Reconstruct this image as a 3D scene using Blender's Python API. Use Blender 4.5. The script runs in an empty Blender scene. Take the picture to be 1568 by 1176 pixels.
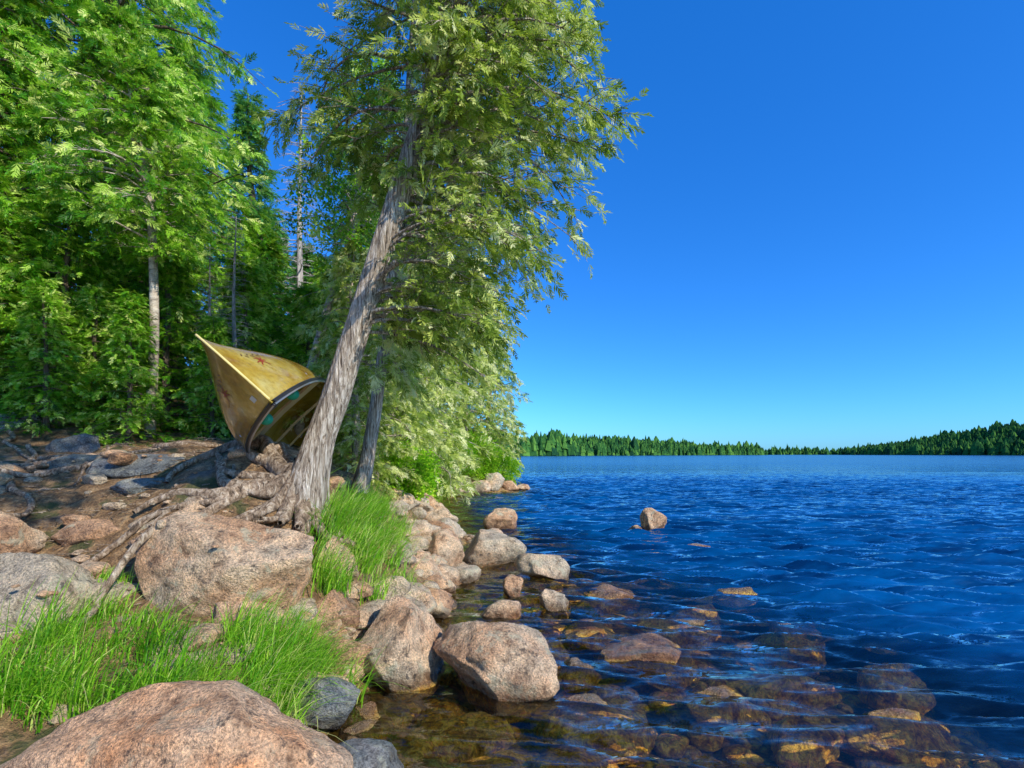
import bpy, math
import numpy as np
rng=np.random.default_rng(11)
R=rng.random
TAB=np.random.default_rng(3).random((64,64,64))
def vn(p):
    p=np.asarray(p,float); i=np.floor(p).astype(int); f=p-i; f=f*f*(3-2*f)
    a=i&63; b=(i+1)&63
    x0,y0,z0=a[:,0],a[:,1],a[:,2]; x1,y1,z1=b[:,0],b[:,1],b[:,2]
    fx,fy,fz=f[:,0],f[:,1],f[:,2]
    c00=TAB[x0,y0,z0]*(1-fx)+TAB[x1,y0,z0]*fx
    c10=TAB[x0,y1,z0]*(1-fx)+TAB[x1,y1,z0]*fx
    c01=TAB[x0,y0,z1]*(1-fx)+TAB[x1,y0,z1]*fx
    c11=TAB[x0,y1,z1]*(1-fx)+TAB[x1,y1,z1]*fx
    return (c00*(1-fy)+c10*fy)*(1-fz)+(c01*(1-fy)+c11*fy)*fz-0.5
def fbm(p,o=4):
    p=np.asarray(p,float); s=0;a=1.0
    for k in range(o):
        s=s+a*vn(p*(2.03**k)+17.3*k); a*=.5
    return s
def sm(a,b,x):
    t=np.clip((x-a)/(b-a),0,1); return t*t*(3-2*t)

# ---------------------------------------------------------------- mesh helpers
class MB:
    def __init__(s): s.V=[];s.Q=[];s.M=[];s.A=[];s.n=0;s.S=[]
    def add(s,V,Q,mat=0,a=0.5,smooth=True):
        V=np.asarray(V,float).reshape(-1,3); Q=np.asarray(Q,int).reshape(-1,4)
        s.V.append(V); s.Q.append(Q+s.n); s.n+=len(V)
        s.M.append(np.full(len(Q),mat)); s.S.append(np.full(len(Q),smooth))
        s.A.append(np.broadcast_to(np.asarray(a,float),(len(V),)).copy())
    def mesh(s,name,mats):
        V=np.concatenate(s.V);Q=np.concatenate(s.Q);M=np.concatenate(s.M);A=np.concatenate(s.A);S=np.concatenate(s.S)
        me=bpy.data.meshes.new(name); n=len(V);m=len(Q)
        me.vertices.add(n); me.vertices.foreach_set("co",V.astype(np.float32).ravel())
        me.loops.add(4*m); me.loops.foreach_set("vertex_index",Q.astype(np.int32).ravel())
        me.polygons.add(m); me.polygons.foreach_set("loop_start",np.arange(0,4*m,4,dtype=np.int32))
        for mt in mats: me.materials.append(mt)
        me.polygons.foreach_set("material_index",M.astype(np.int32))
        me.polygons.foreach_set("use_smooth",S.astype(bool))
        at=me.attributes.new("rnd",'FLOAT','POINT'); at.data.foreach_set("value",A.astype(np.float32))
        me.update(calc_edges=True); me.validate()
        return me
def obj(name,me,loc=(0,0,0),rz=0,sc=1,parent=None):
    o=bpy.data.objects.new(name,me); bpy.context.scene.collection.objects.link(o)
    o.location=loc;o.rotation_euler=(0,0,rz)
    o.scale=(sc,sc,sc) if np.isscalar(sc) else sc
    if parent: o.parent=parent
    return o
def tube(P,r,sides=8,ridge=0,seed=0):
    P=np.asarray(P,float); n=len(P); r=np.broadcast_to(np.asarray(r,float),(n,))
    T=np.gradient(P,axis=0); T/=np.linalg.norm(T,axis=1)[:,None]+1e-9
    ref=np.array([0,1,0.]) if abs(T[0,1])<.8 else np.array([1.,0,0])
    A=np.cross(T,ref); A/=np.linalg.norm(A,axis=1)[:,None]+1e-9; B=np.cross(T,A)
    th=np.linspace(0,2*np.pi,sides,endpoint=False)
    rr=r[:,None]*np.ones(sides)
    if ridge:
        pp=np.stack([np.broadcast_to(np.cos(th)*4,(n,sides)),np.broadcast_to(np.sin(th)*4,(n,sides)),np.broadcast_to((P[:,2]*.9)[:,None],(n,sides))],-1).reshape(-1,3)
        rr=rr*(1+ridge*fbm(pp+seed,4).reshape(n,sides))
    V=P[:,None]+rr[...,None]*(np.cos(th)[None,:,None]*A[:,None]+np.sin(th)[None,:,None]*B[:,None])
    i=np.arange(n-1)[:,None]*sides; j=np.arange(sides)[None]; j2=(j+1)%sides
    Q=np.stack([i+j,i+j2,i+sides+j2,i+sides+j],-1).reshape(-1,4)
    return V.reshape(-1,3),Q
_cs={}
def cubesphere(n):
    if n in _cs: return _cs[n]
    g=np.tan(np.linspace(-1,1,n+1)*np.pi/4); u,v=np.meshgrid(g,g,indexing='ij'); o=np.ones_like(u)
    fs=[(o,u,v),(-o,v,u),(v,o,u),(u,-o,v),(u,v,o),(v,u,-o)]
    V=np.concatenate([np.stack(f,-1).reshape(-1,3) for f in fs]); V/=np.linalg.norm(V,axis=1)[:,None]
    i,j=np.meshgrid(np.arange(n),np.arange(n),indexing='ij'); q=np.stack([i*(n+1)+j,(i+1)*(n+1)+j,(i+1)*(n+1)+j+1,i*(n+1)+j+1],-1).reshape(-1,4)
    Q=np.concatenate([q+k*(n+1)**2 for k in range(6)])
    _,idx,inv=np.unique(np.round(V,5),axis=0,return_index=True,return_inverse=True)
    _cs[n]=(V[idx],inv.reshape(-1)[Q]); return _cs[n]
def rock(rg,size,n=20,rz=0,tilt=(0,0),rough=.16,cuts=11):
    V,Q=cubesphere(n); V=V.copy(); 
    for k in range(cuts):
        d=rg.normal(size=3); d/=np.linalg.norm(d); o=rg.uniform(.55,.88)
        e=np.maximum(0,V@d-o); V=V-(e*.95)[:,None]*d
    V*=1.06
    s=rg.random(3)*50
    V=V*(1+rough*1.9*fbm(V*1.1+s,2)+rough*.6*fbm(V*4+s,4))[:,None]
    V=V*np.array(size)
    c,s_=math.cos(tilt[0]),math.sin(tilt[0]); V=V@np.array([[1,0,0],[0,c,s_],[0,-s_,c]])
    c,s_=math.cos(tilt[1]),math.sin(tilt[1]); V=V@np.array([[c,0,-s_],[0,1,0],[s_,0,c]])
    c,s_=math.cos(rz),math.sin(rz); V=V@np.array([[c,s_,0],[-s_,c,0],[0,0,1]])
    return V,Q

# ---------------------------------------------------------------- materials
class NT:
    def __init__(s,name,mat=True):
        s.m=bpy.data.materials.new(name); s.m.use_nodes=True; s.t=s.m.node_tree; s.t.nodes.clear()
        s.out=s.t.nodes.new('ShaderNodeOutputMaterial')
    def n(s,typ,ins={},**kw):
        nd=s.t.nodes.new('ShaderNode'+typ)
        for k,v in kw.items(): setattr(nd,k,v)
        for k,v in ins.items():
            sk=nd.inputs[k]
            if isinstance(v,bpy.types.NodeSocket): s.t.links.new(v,sk)
            else:
                if isinstance(v,(tuple,list)) and len(v)==3 and sk.type=='RGBA': v=(*v,1)
                sk.default_value=v
        return nd
    def noise(s,vec,scale,detail=4,rough=.55,dist=0,out='Fac'):
        return s.n('TexNoise',{'Vector':vec,'Scale':scale,'Detail':detail,'Roughness':rough,'Distortion':dist}).outputs[out]
    def ramp(s,fac,stops,interp='LINEAR'):
        nd=s.n('ValToRGB',{'Fac':fac}); cr=nd.color_ramp; cr.interpolation=interp
        while len(cr.elements)<len(stops): cr.elements.new(.5)
        for e,(p,c) in zip(cr.elements,stops): e.position=p; e.color=(*c,1) if len(c)==3 else c
        return nd.outputs['Color']
    def mix(s,f,a,b,bt='MIX'):
        nd=s.n('Mix',{},data_type='RGBA',blend_type=bt)
        for k,v in ((0,f),(6,a),(7,b)):
            if isinstance(v,bpy.types.NodeSocket): s.t.links.new(v,nd.inputs[k])
            else: nd.inputs[k].default_value=(*v,1) if isinstance(v,tuple) else v
        return nd.outputs[2]
    def mr(s,v,a,b,c=0,d=1):
        return s.n('MapRange',{'Value':v,'From Min':a,'From Max':b,'To Min':c,'To Max':d}).outputs['Result']
    def math(s,op,a,b=0):
        return s.n('Math',{0:a,1:b},operation=op).outputs[0]
    def vm(s,op,a,b):
        return s.n('VectorMath',{0:a,1:b},operation=op).outputs[0]
    def bump(s,h,st,dist,nrm=None):
        i={'Height':h,'Strength':st,'Distance':dist}
        if nrm: i['Normal']=nrm
        return s.n('Bump',i).outputs['Normal']
    def surf(s,sk): s.t.links.new(sk,s.out.inputs['Surface']); return s.m
def rock_mat(name,pal,lich=.5,dark=1.0):
    t=NT(name); g=t.n('NewGeometry'); pos=g.outputs['Position']; oi=t.n('ObjectInfo').outputs['Random']
    at=t.n('Attribute',attribute_name='rnd').outputs['Fac']
    off=t.vm('ADD',pos,t.n('CombineXYZ',{0:t.math('MULTIPLY',oi,37.),1:t.math('MULTIPLY',at,23.)}).outputs[0])
    big=t.noise(off,1.9,5,.6)
    f=t.math('ADD',big,t.math('MULTIPLY',t.math('SUBTRACT',t.math('ADD',oi,at),.75),.28))
    col=t.ramp(f,[(.3,pal[0]),(.45,pal[1]),(.55,pal[2]),(.7,pal[3])])
    sp=t.noise(pos,75,3,.75)
    col=t.mix(.8,col,t.ramp(sp,[(.33,(.3,.27,.25)),(.5,(.95,.95,.95)),(.66,(1.6,1.5,1.4))]),'MULTIPLY')
    mid=t.noise(off,9,7,.72)
    col=t.mix(.9,col,t.ramp(mid,[(.32,(.34,.28,.24)),(.5,(1,1,1)),(.68,(1.45,1.38,1.28))]),'MULTIPLY')
    ln=t.noise(off,5,6,.7,.5)
    col=t.mix(t.mr(ln,.56,.62,0,lich),col,(.58,.55,.37))
    ln2=t.noise(off,11,5,.7)
    col=t.mix(t.mr(ln2,.6,.66,0,.75),col,(.05,.045,.04))
    z=t.n('SeparateXYZ',{0:pos}).outputs['Z']
    zz=t.math('ADD',z,t.math('MULTIPLY',t.math('SUBTRACT',mid,.5),.18))
    wet=t.mr(zz,.03,.13,1,0)
    col=t.mix(t.math('MULTIPLY',wet,.8),col,(.28,.18,.10),'MULTIPLY')
    fin=t.noise(off,22,5,.75,1.)
    uw=t.mix(.85,t.ramp(t.noise(off,6,5,.7,.6),[(.35,(.24,.10,.015)),(.46,(.70,.36,.03)),(.55,(.95,.66,.12)),(.66,(.80,.34,.15))]),t.ramp(fin,[(.36,(.28,.22,.2)),(.5,(1,1,1)),(.62,(2.0,1.9,1.6))]),'MULTIPLY')
    col=t.mix(t.mr(z,-.05,.01,1,0),col,uw)
    h=t.math('ADD',t.math('MULTIPLY',mid,1.0),t.math('MULTIPLY',sp,.16))
    nb=t.bump(h,1.,.10)
    b=t.n('BsdfPrincipled',{'Base Color':col,'Roughness':t.mr(wet,0,1,.85,.22),'Normal':nb})
    return t.surf(b.outputs[0])
M_pink=rock_mat('pink_granite',[(.64,.26,.10),(.80,.38,.17),(.80,.48,.27),(.66,.46,.30)],.35)
M_rock=rock_mat('tan_granite',[(.38,.21,.11),(.68,.41,.23),(.76,.53,.33),(.58,.48,.34)],.6)
M_grey=rock_mat('grey_granite',[(.10,.11,.11),(.20,.22,.22),(.32,.31,.29),(.22,.26,.24)],.4)

def ground_mat():
    t=NT('ground_mat'); pos=t.n('NewGeometry').outputs['Position']; z=t.n('SeparateXYZ',{0:pos}).outputs['Z']
    a=t.noise(pos,1.3,6,.6); b=t.noise(pos,12,6,.7); c=t.noise(pos,60,4,.7)
    soil=t.ramp(b,[(.3,(.09,.045,.018)),(.45,(.26,.15,.065)),(.58,(.46,.28,.13)),(.75,(.58,.42,.23))])
    soil=t.mix(.8,soil,t.ramp(c,[(.3,(.3,.27,.25)),(.5,(1,1,1)),(.68,(1.6,1.5,1.4))]),'MULTIPLY')
    rk=t.ramp(b,[(.3,(.10,.09,.08)),(.5,(.28,.22,.17)),(.7,(.42,.34,.26))])
    col=t.mix(t.mr(a,.58,.64,0,1),soil,rk)
    d=t.noise(pos,2.7,5,.6)
    col=t.mix(t.mr(d,.55,.61,0,.75),col,(.06,.10,.02))
    v=t.n('TexVoronoi',{'Vector':t.vm('ADD',pos,t.noise(pos,4.,2,.5,0,'Color')),'Scale':6.})
    stone=t.ramp(t.n('SeparateColor',{0:v.outputs['Color']}).outputs[0],[(0,(.22,.10,.012)),(.4,(.72,.39,.03)),(.7,(.92,.64,.13)),(1,(.70,.28,.10))])
    stone=t.mix(1.0,stone,t.mr(v.outputs['Distance'],.02,.6,1.2,.4),'MULTIPLY')
    stone=t.mix(.8,stone,t.ramp(b,[(.36,(.3,.3,.3)),(.5,(1,1,1)),(.64,(1.7,1.6,1.5))]),'MULTIPLY')
    col=t.mix(t.mr(z,-.02,.06,1,0),col,stone)
    h=t.math('ADD',b,t.math('MULTIPLY',c,.35))
    p=t.n('BsdfPrincipled',{'Base Color':col,'Roughness':.9,'Normal':t.bump(h,1.,.10)})
    return t.surf(p.outputs[0])
def leaf_mat(name,stops,tr=.35,spec=.35):
    t=NT(name); at=t.n('Attribute',attribute_name='rnd').outputs['Fac']
    pos=t.n('NewGeometry').outputs['Position']; nz=t.noise(pos,1.3,2)
    oi=t.n('ObjectInfo').outputs['Random']
    f=t.math('ADD',at,t.math('MULTIPLY',t.math('SUBTRACT',nz,.5),1.2))
    f=t.math('ADD',f,t.math('MULTIPLY',t.math('SUBTRACT',oi,.5),.2))
    col=t.ramp(f,stops)
    if spec>.2: p=t.n('BsdfPrincipled',{'Base Color':col,'Roughness':.42,'Specular IOR Level':spec})
    else: p=t.n('BsdfDiffuse',{'Color':col})
    tl=t.n('BsdfTranslucent',{'Color':t.mix(.5,col,(.46,.66,.04))})
    return t.surf(t.n('MixShader',{0:tr,1:p.outputs[0],2:tl.outputs[0]}).outputs[0])
M_cedar=leaf_mat('cedar_leaves',[(.0,(.06,.11,.012)),(.28,(.24,.35,.04)),(.5,(.60,.68,.14)),(.82,(.92,.90,.48))],.42)
M_bright=leaf_mat('bright_leaves',[(.0,(.012,.07,.005)),(.33,(.09,.34,.012)),(.60,(.38,.70,.04)),(.88,(.86,.94,.28))],.42)
M_spruce=leaf_mat('spruce_needles',[(.0,(.015,.08,.02)),(.4,(.06,.25,.06)),(.7,(.15,.42,.10)),(1,(.34,.58,.16))],.3,.1)
M_bush=leaf_mat('bush_leaves',[(.0,(.05,.18,.01)),(.4,(.17,.45,.015)),(.7,(.36,.68,.03)),(1,(.64,.80,.08))],.45,.1)
M_grass=leaf_mat('grass_blades',[(.0,(.03,.18,.008)),(.4,(.15,.45,.015)),(.75,(.38,.70,.04)),(.97,(.72,.72,.25))],.4)
M_far=leaf_mat('far_tree_leaves',[(.0,(.012,.055,.03)),(.5,(.04,.14,.035)),(1,(.13,.29,.05))],.15,.1)
def bark_mat(name,c0,c1,c2,sx=22,sz=2.2):
    t=NT(name); co=t.n('TexCoord').outputs['Object']
    m=t.n('Mapping',{'Vector':co,'Scale':(sx,sx,sz)}).outputs[0]
    a=t.noise(m,1,8,.7,.8); b=t.noise(co,2.5,4)
    col=t.ramp(a,[(.36,c0),(.49,c1),(.62,c2)])
    col=t.mix(.5,col,t.ramp(b,[(.3,(.5,.48,.45)),(.6,(1.15,1.1,1.05))]),'MULTIPLY')
    p=t.n('BsdfPrincipled',{'Base Color':col,'Roughness':.85,'Normal':t.bump(a,1,.05)})
    return t.surf(p.outputs[0])
M_bark=bark_mat('cedar_bark',(.06,.04,.025),(.44,.35,.26),(.90,.82,.70),48,4)
M_root=bark_mat('root_bark',(.07,.045,.025),(.36,.25,.16),(.70,.57,.42),26,12)
M_dbark=bark_mat('dark_bark',(.05,.035,.025),(.14,.10,.07),(.26,.2,.15))
M_birch=bark_mat('birch_bark',(.12,.10,.09),(.48,.40,.31),(.70,.63,.52),6,9)
M_dead=bark_mat('dead_wood',(.2,.18,.17),(.46,.42,.40),(.66,.62,.58))
def plain(name,col,rough=.5,metal=0,coat=0,bump=0):
    t=NT(name); pos=t.n('TexCoord').outputs['Object']; nz=t.noise(pos,5,5,.6)
    c=t.mix(.5,col,t.ramp(nz,[(.3,(.65,.65,.65)),(.7,(1.15,1.15,1.15))]),'MULTIPLY')
    p=t.n('BsdfPrincipled',{'Base Color':c,'Roughness':rough,'Metallic':metal,'Coat Weight':coat,'Coat Roughness':.05})
    return t.surf(p.outputs[0])
def kevlar():
    t=NT('gold_kevlar'); co=t.n('TexCoord').outputs['Object']
    a=t.noise(co,3,5,.65); w=t.n('TexWave',{'Vector':co,'Scale':60.,'Distortion':.3}).outputs['Fac']; sc_=t.noise(co,26,5,.75)
    col=t.ramp(a,[(.3,(.44,.23,.012)),(.5,(.66,.46,.07)),(.72,(.80,.68,.24))])
    col=t.mix(.12,col,w,'MULTIPLY'); col=t.mix(.5,col,t.ramp(sc_,[(.35,(.5,.45,.4)),(.5,(1,1,1)),(.65,(1.2,1.2,1.2))]),'MULTIPLY')
    p=t.n('BsdfPrincipled',{'Base Color':col,'Roughness':.25,'Metallic':.2,'Coat Weight':1.,'Coat Roughness':.03,'Normal':t.bump(a,.5,.06)})
    tl=t.n('BsdfTranslucent',{'Color':(.9,.5,.04)})
    return t.surf(t.n('MixShader',{0:.2,1:p.outputs[0],2:tl.outputs[0]}).outputs[0])

# ---------------------------------------------------------------- terrain
C=[ # shoreline z=0
(.5,-1,0),(0,0,0),(-.6,1,0),(-.95,2,0),(-1.0,2.7,0),(-1.12,3.3,0),(-1.0,3.9,0),(-.95,5,0),(-1.05,6.5,0),(-1.3,8.5,0),(-1.9,12,0),(-2.4,15,0),(-3.0,18,0),(-3.3,20.5,0),(-2.2,21.5,0),(-1.2,22.2,0),(0,23,0),(.5,24.5,0),(-.2,27,0),(-3,33,0),
# under water
(-.2,2,-.25),(-.3,3,-.2),(-.2,4,-.22),(-.1,5,-.2),(-.1,7,-.22),(-.4,9,-.25),(-1,12,-.3),(-1.5,16,-.35),(-2,19,-.3),(.8,2.5,-.3),(.8,3.5,-.28),(1,5,-.32),(1.6,3,-.32),(2.4,3.4,-.34),(1.6,7,-.48),(.8,10,-.5),(2,2,-.38),(3.2,3.5,-.45),(3,6,-.7),(5,4,-1.2),(5,10,-2),(3,16,-1.8),(2,22,-1.2),(3,28,-2),(10,4,-2.5),(10,20,-3),(4,0,-.8),(0,34,-2),(8,34,-3),(10,-8,-2),
# land
(-1.7,1,.3),(-3,0,.45),(-5,0,.9),(-1.7,2.2,.28),(-2.3,2.6,.36),(-1.7,3.0,.34),(-3,3,.45),(-1.5,3.7,.5),(-2.2,3.8,.72),(-3.2,3.9,.82),(-4.5,4.2,1.05),
(-1.75,4.5,1.33),(-1.4,4.6,.85),(-1.4,5.2,.75),(-1.75,5.3,1.3),(-1.5,6.5,.7),(-2.4,4.75,1.55),(-2.0,5.2,1.55),(-2.85,4.4,1.3),(-3.4,5.3,1.55),(-3.7,4.6,1.13),(-4.6,5.5,1.45),(-4.5,6.5,1.62),(-6.5,7,1.95),(-5.5,5.5,1.5),(-5,8,1.9),(-3,8,1.6),(-2,7,1.35),(-1.8,8.5,.75),(-2.6,10,1.45),(-2.6,12,.8),(-3,14,1.3),(-3.8,17,1.3),(-4,20,1.3),(-2.4,23,1),(-1.2,24.5,.8),(-2,26,.9),(-5,15,2.1),(-8,15,3.4),(-8,10,2.8),(-12,15,5),(-12,8,4.0),(-8,4,1.8),(-12,0,3),(-7,22,3),(-6,28,2),(-12,28,4),(-4,-6,.8),(-12,-8,3)]
C=np.array(C,float); CP=C[:,:2]
K=np.linalg.norm(CP[:,None]-CP[None],axis=-1); n=len(C)
A=np.zeros((n+3,n+3)); A[:n,:n]=K+np.eye(n)*0.02*-1; A[:n,n]=1;A[n,:n]=1;A[:n,n+1:]=CP;A[n+1:,:n]=CP.T
W=np.linalg.solve(A,np.concatenate([C[:,2],[0,0,0]]))
def ground0(x,y):
    x=np.atleast_1d(np.asarray(x,float));y=np.atleast_1d(np.asarray(y,float)); sh=x.shape; x=x.ravel();y=y.ravel()
    xc=np.clip(x,-16,12); yc=np.clip(y,-9,36)
    h=np.zeros_like(x)
    for i in range(n): h+=W[i]*np.sqrt((xc-CP[i,0])**2+(yc-CP[i,1])**2)
    h+=W[n]+W[n+1]*xc+W[n+2]*yc
    h=np.clip(h,-3,7)
    s=x-np.interp(y,[-2000,-10,0,12,20,25,33,80,2500],[200,3,0,-2,-2.5,0,-3,-25,-900])
    hf=np.where(s>0,-3*(1-np.exp(-np.maximum(s,0)/8)),9*(1-np.exp(np.minimum(s,0)/25)))
    w=sm(0,9,np.maximum(np.abs(x+3)-12,np.abs(y-13)-19))
    h=h*(1-w)+hf*w
    p=np.stack([x,y,np.zeros_like(x)],-1); near=sm(60,30,np.hypot(x,y))
    amp=np.where(h>0,1,.5)*sm(-0.0,.25,np.abs(h))
    h=h+near*amp*(.16*fbm(p*1.3,2)+.09*fbm(p*4.5+5,3))
    return h.reshape(sh)
def g1(x,y): return float(ground0([x],[y])[0])
BR=[
('p',(-1.42,2.25,.20),(.62,.44,.38),.15,(0,0),3),
('r',(-2.0,3.75,.80),(.66,.44,.45),.15,(-.15,.12),4),
('r',(-2.76,4.35,1.02),(.38,.28,.23),.1,(0,-.1),5),
('r',(-3.05,3.3,.68),(.40,.34,.32),.3,(0,0),6),
('r',(-3.85,4.0,.98),(.34,.3,.2),.3,(0,0),7),
('r',(-3.3,4.25,.97),(.29,.22,.13),-.1,(0,-.2),8),
('r',(-2.75,4.85,1.4),(.32,.25,.12),0,(0,0),9),
('r',(-.83,3.95,.2),(.36,.35,.36),.4,(0,0),10),
('r',(-.10,3.92,.07),(.44,.50,.30),.5,(0,.2),11),
('g',(-1.08,3.12,.13),(.24,.17,.15),.1,(0,0),12),
('g',(-.76,2.62,.04),(.20,.2,.14),.6,(0,0),13),
('r',(-.32,8.0,.2),(.50,.42,.40),.2,(0,.05),14),
('r',(.48,6.95,.12),(.38,.32,.24),-.2,(0,.1),15),
('r',(-.26,11.6,.15),(.37,.34,.32),.2,(0,0),16),
('r',(-.57,6.75,.06),(.19,.17,.16),.2,(0,0),17),
('r',(.0,6.1,.06),(.15,.14,.14),.9,(0,0),18),
('r',(.43,5.6,.04),(.24,.18,.14),.1,(0,.3),19),
('r',(-.12,5.3,.03),(.24,.2,.13),.4,(0,0),20),
('r',(-1.05,6.35,.2),(.25,.24,.26),0,(0,0),21),
('r',(-1.0,7.35,.2),(.34,.3,.32),0,(0,0),22),
('r',(-1.35,9.7,.15),(.38,.35,.27),0,(0,0),23),
('r',(2.97,11.3,.12),(.27,.24,.32),0,(0,0),24),
('r',(2.60,11.2,.0),(.16,.14,.12),0,(0,0),25),
('r',(-1.42,4.35,.72),(.2,.2,.2),0,(0,0),26),
('r',(-1.33,4.0,.35),(.24,.22,.24),0.5,(0,0),27),
('r',(-1.83,3.15,.44),(.28,.18,.10),0,(.1,0),28),
('r',(-2.65,3.55,.66),(.2,.16,.13),0,(0,0),29),
('r',(-2.7,3.0,.42),(.26,.18,.11),0,(0,0),30),
('r',(-.95,4.75,.15),(.22,.25,.22),0,(0,0),31),
('r',(-.78,5.3,.08),(.2,.22,.18),1,(0,0),32),
('g',(-5.2,6.4,1.68),(.32,.26,.16),0,(0,0),33),
('g',(-6.4,6.9,1.95),(.34,.26,.2),0,(0,0),34),
('g',(-4.1,4.75,1.15),(.36,.24,.14),.3,(0,0),35),
('g',(-3.6,5.3,1.46),(.55,.35,.16),.2,(0,0),36),
('g',(-4.4,5.6,1.45),(.5,.3,.14),-.1,(0,0),37),
('r',(-2.2,3.35,.45),(.35,.2,.16),.2,(0,0),38),
('r',(-1.2,8.6,.25),(.3,.3,.27),0,(0,0),39),
('r',(-1.7,10.6,.4),(.4,.36,.32),0,(0,0),40),
('g',(-3.2,4.8,1.3),(.3,.2,.1),.4,(0,0),70),('g',(-4.7,4.7,1.25),(.3,.2,.13),.4,(0,0),71),('r',(-5.0,5.1,1.4),(.3,.22,.12),.1,(0,0),72),
('r',(-3.15,21.2,.3),(.5,.45,.4),0,(0,0),41),('r',(-2.1,21.6,.22),(.5,.4,.36),0,(0,0),42),
('r',(-1.35,22.2,.25),(.45,.45,.36),0,(0,0),43),('r',(-.75,22.8,.35),(.5,.45,.5),0,(0,0),44),
('r',(-.1,23.3,.2),(.4,.4,.3),0,(0,0),45),('r',(.55,23.6,.1),(.3,.3,.22),0,(0,0),46),
('r',(-2.6,20.5,.1),(.3,.35,.22),0,(0,0),47),
('r',(1.10,4.35,-.10),(.42,.34,.2),.5,(0,.1),50),('r',(.58,3.45,-.15),(.36,.28,.16),.1,(0,0),51),
('r',(1.42,3.65,-.15),(.36,.24,.16),.7,(0,.15),52),('r',(2.0,4.0,-.20),(.36,.22,.17),0,(0,0),53),
('r',(1.8,3.3,-.16),(.26,.2,.16),.3,(0,0),54),('r',(2.4,3.3,-.2),(.38,.22,.18),0,(0,.1),55),
('r',(-.33,3.3,-.15),(.34,.22,.12),.2,(0,0),56),('r',(-.1,2.75,-.13),(.25,.2,.11),.2,(0,0),57),
('r',(.35,2.9,-.18),(.28,.22,.14),1.2,(0,0),58),('r',(1.18,6.15,-.08),(.38,.26,.16),.2,(0,0),59),
('r',(.49,4.05,-.09),(.17,.14,.13),.2,(0,0),60),('r',(1.6,5.2,-.13),(.4,.3,.16),.2,(0,0),61),
('r',(2.65,6.3,-.08),(.26,.2,.12),.2,(0,0),62),('r',(3.2,9.3,-.1),(.3,.2,.13),.2,(0,0),63),
('r',(.9,2.75,-.22),(.22,.2,.14),1.2,(0,0),64),('r',(1.4,2.8,-.22),(.26,.2,.16),1.2,(0,0),65),
('r',(.75,5.0,-.13),(.3,.24,.14),.8,(0,0),66),('r',(2.6,4.9,-.22),(.4,.3,.2),.1,(0,0),67),('r',(.3,4.6,-.12),(.2,.17,.12),.3,(0,0),68),
('r',(2.9,4.1,-.22),(.34,.24,.18),.6,(0,0),74),('r',(2.1,2.75,-.2),(.3,.2,.15),.2,(0,0),75),('r',(2.0,5.9,-.2),(.34,.24,.18),.6,(0,0),76),
]
MM={'p':M_pink,'r':M_rock,'g':M_grey}
def surf(x,y):
    h=g1(x,y)
    for m,c,s,rz,tl,sd in BR:
        dx,dy=x-c[0],y-c[1]; ca,sa=math.cos(rz),math.sin(rz)
        a=(dx*ca+dy*sa)/s[0]; b=(-dx*sa+dy*ca)/s[1]; q=a*a+b*b
        if q<.95: h=max(h,c[2]+s[2]*.88*math.sqrt(1-q))
    return h
xs=np.concatenate([-9-.25*np.arange(32,0,-1),np.arange(-9,4,.07),np.arange(4,12,.3)])
xs=np.concatenate([-17-np.geomspace(1.,2500,26)[::-1],xs,12+np.geomspace(.6,2500,26)])
ys=np.concatenate([-3-np.geomspace(.5,2000,22)[::-1],np.arange(-3,1.5,.3),np.arange(1.5,8,.06),np.arange(8,26,.13),np.arange(26,50,1.),50+np.geomspace(1,3000,24)])
def gridmesh(xs,ys,zf):
    X,Y=np.meshgrid(xs,ys,indexing='ij'); Z=zf(X,Y)
    nx,ny=X.shape; i,j=np.meshgrid(np.arange(nx-1),np.arange(ny-1),indexing='ij')
    q=i*ny+j; Q=np.stack([q,q+ny,q+ny+1,q+1],-1).reshape(-1,4)
    return np.stack([X,Y,Z],-1).reshape(-1,3),Q
b=MB(); V,Q=gridmesh(xs,ys,ground0); b.add(V,Q); obj('ground',b.mesh('ground',[ground_mat()]))
for m,c,s,rz,tl,sd in BR:
    rg=np.random.default_rng(sd*7+1); b=MB(); big=max(s)>.3 and c[1]<5
    V,Q=rock(rg,s,34 if big else 18,rz,tl); b.add(V,Q,0,rg.random()); obj('boulder',b.mesh('boulder',[MM[m]]),c)
b=MB()
for k in range(170):
    y=R()**1.3*20+3.2 if k<110 else 3.5+R()*7
    shx=np.interp(y,[1,2.7,3.3,5,6.5,8.5,12,15,18,20.5,22],[-.6,-1,-1.1,-.97,-1.05,-1.3,-1.9,-2.4,-3,-3.3,-2])
    x=shx+rng.normal()*.22-.12; s=.06+.13*R()**1.5*(.7+y*.04)+ (.1 if R()<.2 else 0)
    V,Q=rock(rng,(s*rng.uniform(1,1.6),s*rng.uniform(.8,1.2),s*rng.uniform(.6,.9)),10,R()*6,(R()*.6-.3,R()*.6-.3),.2,9); b.add(V+[x,y,g1(x,y)+s*.2],Q,0,R())
for k in range(160):
    x=-5+3.6*R(); y=2.6+3*R(); s=.015+.10*R()**3
    V,Q=rock(rng,(s*1.3,s,s*.6),7,R()*6,(0,0),.16,7); b.add(V+[x,y,surf(x,y)+s*.15],Q,0,R())
obj('shore_rocks',b.mesh('shore_rocks',[M_rock]))
b=MB()
for k in range(900):
    y=2+R()**1.5*9; x=np.interp(y,[2,5,11],[-.9,-.95,-1.6])+R()**1.2*4.8; s=.02+.09*R()**2+.02
    V,Q=rock(rng,(s*1.3,s,s*.6),4,R()*6,(0,0),.16,4); b.add(V+[x,y,g1(x,y)+s*.2],Q,0,R())
obj('lake_bed_pebbles',b.mesh('lake_bed_pebbles',[M_rock]))
b=MB()
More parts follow.
